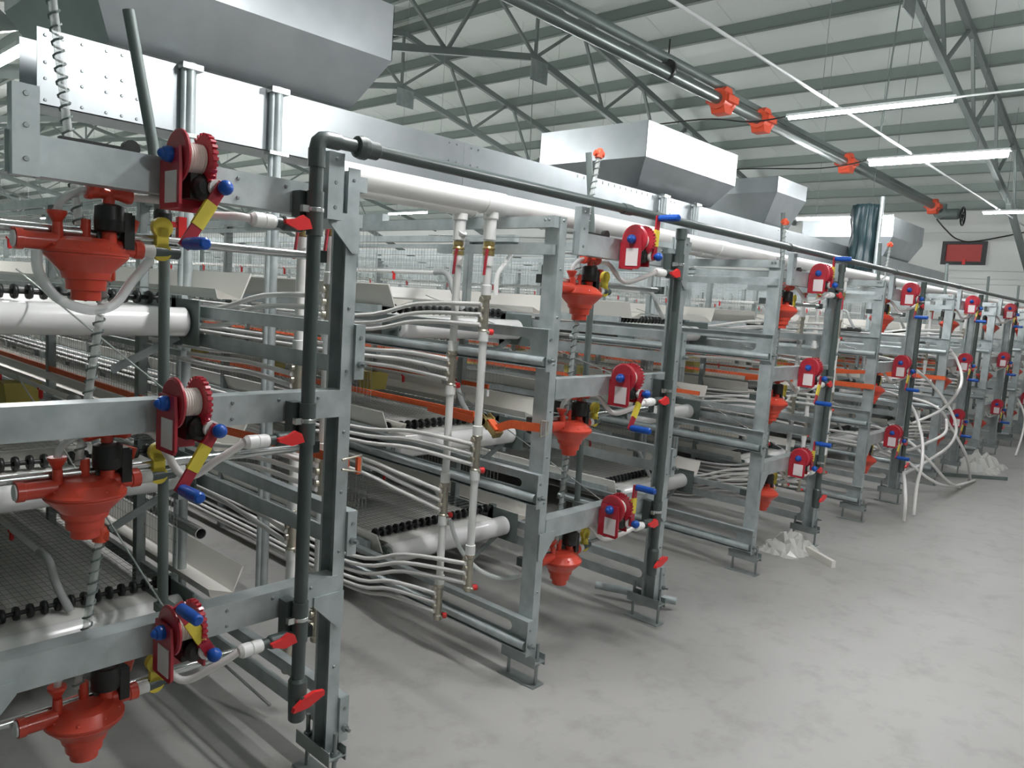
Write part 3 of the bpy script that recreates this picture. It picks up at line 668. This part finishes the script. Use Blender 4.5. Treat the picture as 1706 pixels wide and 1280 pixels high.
    for sx, y0_ in ((-.035, 3.2), (W0+.105, 2.45)):
        part(t, 'trough_lip', lambda: MB().box(-.006,.006,y0_,YE,-.013,.013), 'orange', 'tlip'+str(y0_), loc=(sx,-3.0,1.065), label='orange red lip strip')
    part(t, 'white_strip', lambda: MB().box(-.010,.010,3.2,YE,-.02,.02), 'white', 'wstr', loc=(-.035,-3.0,1.025))
    for sx in (-.022, W0+.022):
        part(t, 'top_beam', lambda: MB().box(-.02,.02,3.06,YE,-.02,.02), 'galv', 'tbeam', loc=(sx,-3.0,1.955))
    far = MB()
    for sx in (-.022, W0+.022):
        y = YE+.2
        while y < 40: far.box(sx-.02, sx+.02, y, y+.03, 0, 1.95); y += 1.19
        for z in DZ: far.box(sx-.012, sx+.012, YE, 40, z-.06, z-.02); far.box(sx-.012, sx+.012, YE, 40, z+.348, z+.372)
        far.box(sx-.02, sx+.02, YE, 40, 1.935, 1.975)
    part(t, 'far_frame', lambda: far, 'galv_dark', 'farf', loc=o, kind='stuff')
    fb = MB()
    for z in DZ: fb.box(W0+.06, -.06, YE, 40, z-.07, z-.06)
    part(t, 'far_belts', lambda: fb, 'belt', 'farb', loc=o, kind='stuff')
    ft = MB()
    for z in (1.632, 1.0, .368):
        ft.box(.09, .235, YE, 40, z-.108, z-.1); ft.box(.20, .235, YE, 40, z-.1, z); ft.box(W0, W0+.14, YE, 40, z-.108, z-.1); ft.box(W0, W0+.035, YE, 40, z-.1, z)
    part(t, 'far_troughs', lambda: ft, 'cream', 'fart', loc=o, kind='stuff')
    return t
for i in range(7):
    end_frame(i); cage_block(i); riser(i); centre_pole(i)
    for k in range(3):
        winch(i, k, CR[i][k]); regulator(i, k); support_tube(i, k); feed_hose(i, k); sight(i, k)

# ---- dark header pipe along all risers
hp = thing('header_pipe', 'long dark grey water header pipe running above every winch post', 'pipe', (RR[0]-.195, 1.87, 2.005))
LEN = RR[6]+1.2-(RR[0]-.195)
part(hp, 'header_tube', MB().tube([(.03,0,0),(LEN,0,.0)], .0185, 14), 'pvc')
el = [(0,0,-.06),(0,0,-.03),(.004,0,-.012),(.014,0,-.003),(.03,0,0),(.07,0,0)]
part(hp, 'elbow', MB().tube(el, .0225, 14), 'pvc')
part(hp, 'union', MB().lathe([(.022,0),(.03,.004),(.034,.02),(.034,.034),(.027,.04),(.027,.075),(.022,.08)], (.125,0,0), (1,0,0), 16), 'pvc')
for k in (1.5, 3.2, 5.2, 7.2): part(hp, 'coupling', lambda: MB().lathe([(.0225,-.03),(.0225,.03)], (0,0,0), (1,0,0), 14), 'pvc', 'coup', loc=(k,0,0))
# ---- two white header pipes
for y, who in ((2.22, 'front'), (2.40, 'rear')):
    t = thing('white_header', f'long thick white supply pipe on top of the rows, {who} one of the pair', 'pipe', (.95 if y < 2.3 else 1.3, y, 1.982))
    L = 12.9
    x0 = (1.515 if y < 2.3 else 1.63) - t.location.x
    part(t, 'pipe_length', MB().tube([(x0,0,0),(x0+L,0,0)], .0435, 20), 'white')
    for k in range(7):
        part(t, 'pipe_socket', lambda: MB().lathe([(.047,-.06),(.047,.06)], (0,0,0), (1,0,0), 20), 'white', 'psock', loc=(x0+.75+1.96*k, 0, 0))
# ---- white supply risers with nickel manifolds, on both sides of a row
def supply(i, right, which):
    x = RR[i] + (.10 if right else W0-.10); y = 2.22 if which == 2 else 2.40
    sd = 'right' if right else 'left'; fr_ = 'front' if which == 2 else 'rear'
    t = thing('supply_riser', f'{fr_} white supply pipe with three metal manifolds, {sd} side of the {ROWN[i]}', 'pipe', (x, y, 0), 'white supply risers')
    mz = [1.53, .945, .43] if which == 2 else [1.285, .706, .243]
    tops = 1.945
    part(t, 'top_tee', lambda: MB().lathe([(.026,-.08),(.026,.0),(.032,.005),(.032,.03)], (0,0,0), (0,0,1), 14), 'white', 'stee', loc=(0,0,1.915))
    if which == 1 and not right:
        part(t, 'offset_bend', lambda: MB().tube(smoothpath([(-.0,-.02,1.87),(0,0,1.845),(.01,.0,1.835),(.0,.0,1.80),(0,0,1.77)]), .021, 12), 'white', 'sbend')
    part(t, 'shutoff_valve', lambda: MB().lathe([(.018,-.03),(.024,-.028),(.024,-.012),(.021,-.01),(.027,0),(.021,.01),(.024,.012),(.024,.028),(.018,.03)], (0,0,0), (0,0,1), 8), 'brass', 'sval', loc=(0,0,1.80))
    part(t, 'lever', lambda: MB().bar((-.03,-.02,0),(-.045,-.025,-.10),.012,.005,(0,1,0)).bar((-.02,-.0,0),(-.03,-.022,0),.01,.01), 'winchred', 'slev', loc=(0,0,1.79), label='red lever')
    zz = [tops] + mz; 
    for k in range(3):
        za = (1.80 if k == 0 else mz[k-1]-.09); zb = mz[k]+.10
        part(t, 'pipe_length', MB().tube([(0,0,zb-.02),(0,0,za)], .0165, 14).lathe([(.0215,-.03),(.0215,.02),(.019,.022)], (0,0,zb), (0,0,1), 14).lathe([(.0215,-.02),(.0215,.02)], (0,0,za if k else za-.05), (0,0,1), 14), 'white')
        def mani():
            m = MB(); m.lathe([(.017,-.085),(.021,-.08),(.021,-.065),(.017,-.06),(.0165,.06),(.022,.065),(.022,.08),(.017,.085)], (0,0,0), (0,0,1), 14)
            for q in (-1, 0, 1):
                m.lathe([(.013,0),(.013,.018),(.016,.02),(.016,.032)], (0,0,q*.042), (0,1,0), 8); m.lathe([(.011,0),(.011,.012),(.014,.014),(.014,.024)], (0,0,q*.042+.02), (-1,.3,0), 8)
            m.lathe([(.008,0),(.008,.02)], (0,0,-.07), (1,-.5,0), 8); m.sphere((.004,-.02,-.072), .008, 8)
            return m
        mf = part(t, 'manifold', mani, 'nickel', 'mani', loc=(0,0,mz[k]))
        part(mf, 'drain_cap', lambda: MB().lathe([(.012,0),(.013,.004),(.013,.018),(.010,.021)], (.018,-.009,-.07), (1,-.5,0), 10), 'handlered', 'mcap', label='red drain cap')
    return x, y, mz
HT = {2: [[1.473,1.437,1.405],[.912,.878,.847],[.243,.209,.168]], 1: [[1.31,1.28,1.244],[.765,.733,.696],[.135,.105,.076]]}
for i, right in ((0, True), (1, False), (2, True), (3, False), (4, True), (5, False)):
    for which in (2, 1):
        x, y, mz = supply(i, right, which)
        sd = 'right' if right else 'left'
        for k in range(3):
            if i == 0 and k == 2: continue
            for q in range(3):
                z0 = mz[k] + (1-q)*.042; z1 = HT[which][k][q]
                dx = random.uniform(-.012, .012)
                xin = x + (-.0 if right else .04) + dx
                ym = y+.40; bul = .022 if z0 > z1 + .02 else .012
                P = [(x-.02, y, z0), (x-.015+dx*.5, (y+3.13)/2-.05, z0+(z1-z0)*.42+bul), (xin, 3.13, z1), (xin+.02, 4.2, z1+random.uniform(-.02, .0)), (xin+.02, 6.2, z1-.01), (xin+.02, 9.5, z1)]
                solo('supply_hose', MB().tube(smoothpath(P, 5), .0098, 7), 'hose', f"{['upper','middle','lower'][q]} white hose from {TIER[k]} manifold, {'front' if which == 2 else 'rear'} supply pipe {sd} of {ROWN[i]}", 'hose', f'white manifold hoses {sd} of row {i+1}')

# ================================================================== LOOSE THINGS
def strap(name, P, wd, label):
    t = thing(name, label, 'strap', P[0])
    o = Vector(P[0]); m = MB()
    Q = smoothpath(P, 5)
    for a, b in zip(Q[:-1], Q[1:]): m.bar(tuple(a-o), tuple(b-o), wd, .003, (0,0,1) if abs((b-a).normalized().z) < .9 else (0,1,0))
    part(t, 'webbing', m, 'orange'); return t
x2 = RR[1]+W0
s1 = strap('ratchet_strap', [(x2-.045, 1.925, 1.10), (x2-.045, 2.02, 1.093), (x2-.045, 2.09, 1.088), (x2-.045, 2.18, 1.05)], .035, 'orange ratchet strap with brass ratchet tied to the left post of the second row')
RM = Matrix.Translation((.0, .27, -.035)) @ Matrix.Rotation(radians(38), 4, 'X')
ra = MB()
for xx in (-.021, .021):
    ra.box(xx-.002, xx+.002, -.05, .06, -.012, .012, RM); ra.box(xx-.0025, xx+.0025, .02, .055, -.05, .02, RM)
ra.box(-.022, .022, -.055, -.045, -.016, .016, RM)
ra.tube([RM @ Vector((-.03, .03, 0)), RM @ Vector((.03, .03, 0))], .014, 10)
for xx in (-.027, .027): ra.lathe([(.019, -.003), (.019, .003)], RM @ Vector((xx, .03, 0)), (1, 0, 0), 9)
part(s1, 'ratchet', ra, 'brass')
part(s1, 'ratchet_grip', MB().box(-.018, .018, -.04, .02, -.016, .02, RM), 'orange')
part(s1, 'release_lever', MB().box(-.02, .02, .045, .075, -.06, -.045, RM), 'black')
part(s1, 'buckle', MB().tube([(-.004,-.005,.03),(.03,-.012,.025),(.03,-.012,-.03),(-.004,-.005,-.035),(-.004,-.005,.03)], .004, 6), 'nickel')
part(s1, 'strap_tail', MB().bar((0,.33,-.03),(.02,.7,-.02),.03,.003,(0,0,1)), 'orange')
s2 = strap('post_strap', [(RR[0]+.012, 1.95, 1.058), (RR[0]+.016, 1.99, 1.056), (RR[0]+.012, 2.3, 1.048), (RR[0]+.010, 2.75, 1.03)], .03, 'orange strap looped around the right post of the nearest row')
part(s2, 'buckle', MB().tube([(-.05,-.035,.02),(.018,-.04,.03),(.018,-.04,-.025),(-.05,-.035,-.01)], .004, 6), 'nickel')
part(s2, 'strap_loop', MB().box(.004,.016,-.042,-.030,-.03,.022), 'orange')
s4 = strap('row_strap', [(RR[3]+W0-.03, 1.92, 1.10), (RR[3]+W0-.03, 2.5, 1.09), (RR[3]+W0-.03, 3.0, 1.05)], .04, 'orange strap tied at the left post of the fourth row')
s5 = strap('row_strap', [(RR[4]+W0-.03, 1.92, 1.10), (RR[4]+W0-.03, 2.5, 1.09), (RR[4]+W0-.03, 3.0, 1.05)], .04, 'orange strap tied at the left post of the fifth row')
solo('drop_hose', MB().tube(smoothpath([(2.275,2.37,.62),(2.31,2.34,.50),(2.35,2.26,.415),(2.385,2.15,.395),(2.42,2.05,.43)]), .010, 9), 'clear', 'clear hose drooping from the rear supply pipe to the second row left post', 'hose')
solo('leaning_pipe', MB().tube(smoothpath([(3.50,3.22,1.90),(3.42,3.20,1.83),(3.325,3.18,1.74),(3.32,3.18,1.62)]), .014, 10), 'white', 'short bent white pipe behind the top of the second row left post', 'pipe')
# loose white hoses between the fourth and sixth rows
LH = {
 'arched white hose bulging out highest between fourth and fifth rows': ([(7.43,1.7,1.45),(8.03,1.7,1.26),(8.18,1.7,1.06),(7.62,1.7,.88),(6.71,1.7,.82)], 1.2, 1.2),
 'long white hose swooping from the fourth row and curling back near the floor': ([(6.49,1.7,1.28),(7.44,1.7,1.03),(8.09,1.68,.72),(8.0,1.68,.53),(7.33,1.7,.44),(6.64,1.7,.41)], 1.2, 1.2),
 'white hose hanging straight down in front of the fourth row': ([(6.47,1.7,1.02),(6.97,1.7,.75),(7.16,1.7,.48),(7.09,1.7,.25),(7.02,1.68,.013)], 1.2, 1.0),
 'white hose running down onto the floor toward the sixth row': ([(6.55,1.7,.55),(7.48,1.7,.26),(8.3,1.7,.08),(9.27,1.68,.013)], 1.2, 1.0),
 'white hose dropping from the hose tangle to the floor at its right side': ([(7.4,1.7,.91),(8.05,1.7,.67),(8.83,1.7,.32),(9.13,1.7,.06),(9.2,1.72,.013)], 1.15, 1.0),
 'white hose crossing diagonally through the hose tangle': ([(6.51,1.7,.72),(7.32,1.7,.46),(8.13,1.7,.16),(8.7,1.7,.013)], 1.2, 1.0),
 'white hose looping up from the tangle to the fifth row': ([(6.52,1.7,.62),(7.25,1.7,.61),(7.83,1.7,.65),(7.98,1.74,.76)], 1.2, 1.08),
 'short white hose end touching the floor by the fourth post': ([(6.51,1.7,.53),(6.62,1.69,.40),(6.71,1.68,.2),(6.74,1.68,.013)], 1.2, 1.0),
 'thin white hose bowed in front of the sixth row': ([(11.2,1.75,.85),(11.9,1.7,.55),(12.0,1.7,.3),(11.7,1.7,.013)], 1.15, 1.0),
}
for lab, (P, ta, tb) in LH.items():
    Q = []; m_ = len(P)-1
    for k, p in enumerate(P):
        u_ = k/m_; t_ = (1+(ta-1)*(1-2*u_) if u_ < .5 else 1+(tb-1)*(2*u_-1))
        Q.append((p[0]*t_, p[1]*t_, max(.013, 1.6+(p[2]-1.6)*t_)))
    f_ = Q[0]; Q = [(f_[0]+.15, f_[1]+.9, f_[2]+.06), (f_[0]+.03, f_[1]+.35, f_[2]+.07)] + Q
    solo('loose_hose', MB().tube(smoothpath(Q, 7), .0135, 9), 'hose', lab, 'hose', None)
# crumpled plastic film on the floor
def crumple(seed, sx, sy, h, loc, label):
    R_ = random.Random(seed); m = MB(); nx, ny = 14, 10
    for a in range(nx+1):
        for b in range(ny+1):
            u_, v_ = a/nx-.5, b/ny-.5; fall = max(0, 1-(2*u_)**2)*max(0, 1-(2*v_)**2)
            m.v.append((u_*sx+R_.uniform(-.02,.02), v_*sy+R_.uniform(-.02,.02), .003+fall*h*R_.uniform(.2, 1.0)))
    for a in range(nx):
        for b in range(ny):
            k = a*(ny+1)+b; m.face((k, k+ny+1, k+ny+2, k+1))
    t = thing('plastic_film', label, 'plastic film', loc); part(t, 'film_sheet', m, 'film'); return t
crumple(3, .42, .30, .16, (5.18, 2.0, 0), 'crumpled clear plastic film on the floor between second and third rows')
crumple(5, .9, .5, .22, (10.3, 1.85, 0), 'heap of clear plastic film on the floor near the sixth row')
solo('cream_strip', MB().bar((5.22,1.88,.022),(5.05,1.64,.022),.045,.03,(0,0,1)), 'cream', 'cream plastic offcut lying beside the crumpled film', 'offcut')
solo('flat_bar', MB().bar((9.25,2.0,.012),(9.72,1.46,.012),.05,.018,(0,0,1)), 'steeldark', 'dark flat bar lying on the floor near the far rows', 'bar')
solo('floor_tube', MB().tube([(3.40,2.35,.06),(3.56,1.935,.06)], .021, 12), 'galv', 'short galvanised tube end on the floor beside the second row right post', 'tube')
solo('hollow_tube', MB().lathe([(.022,0),(.025,0),(.025,1.4),(.022,1.4),(.022,.01)], (1.51,3.12,.505), (0,1,0), 16, caps=False), 'zinc', 'open ended zinc tube lying over the trough right of the nearest row', 'tube')
solo('thin_rod', MB().tube([(1.44,2.40,.05),(1.33,3.3,.24)], .006, 6), 'zinc', 'thin pale rod slanting to the floor under the nearest row', 'rod')
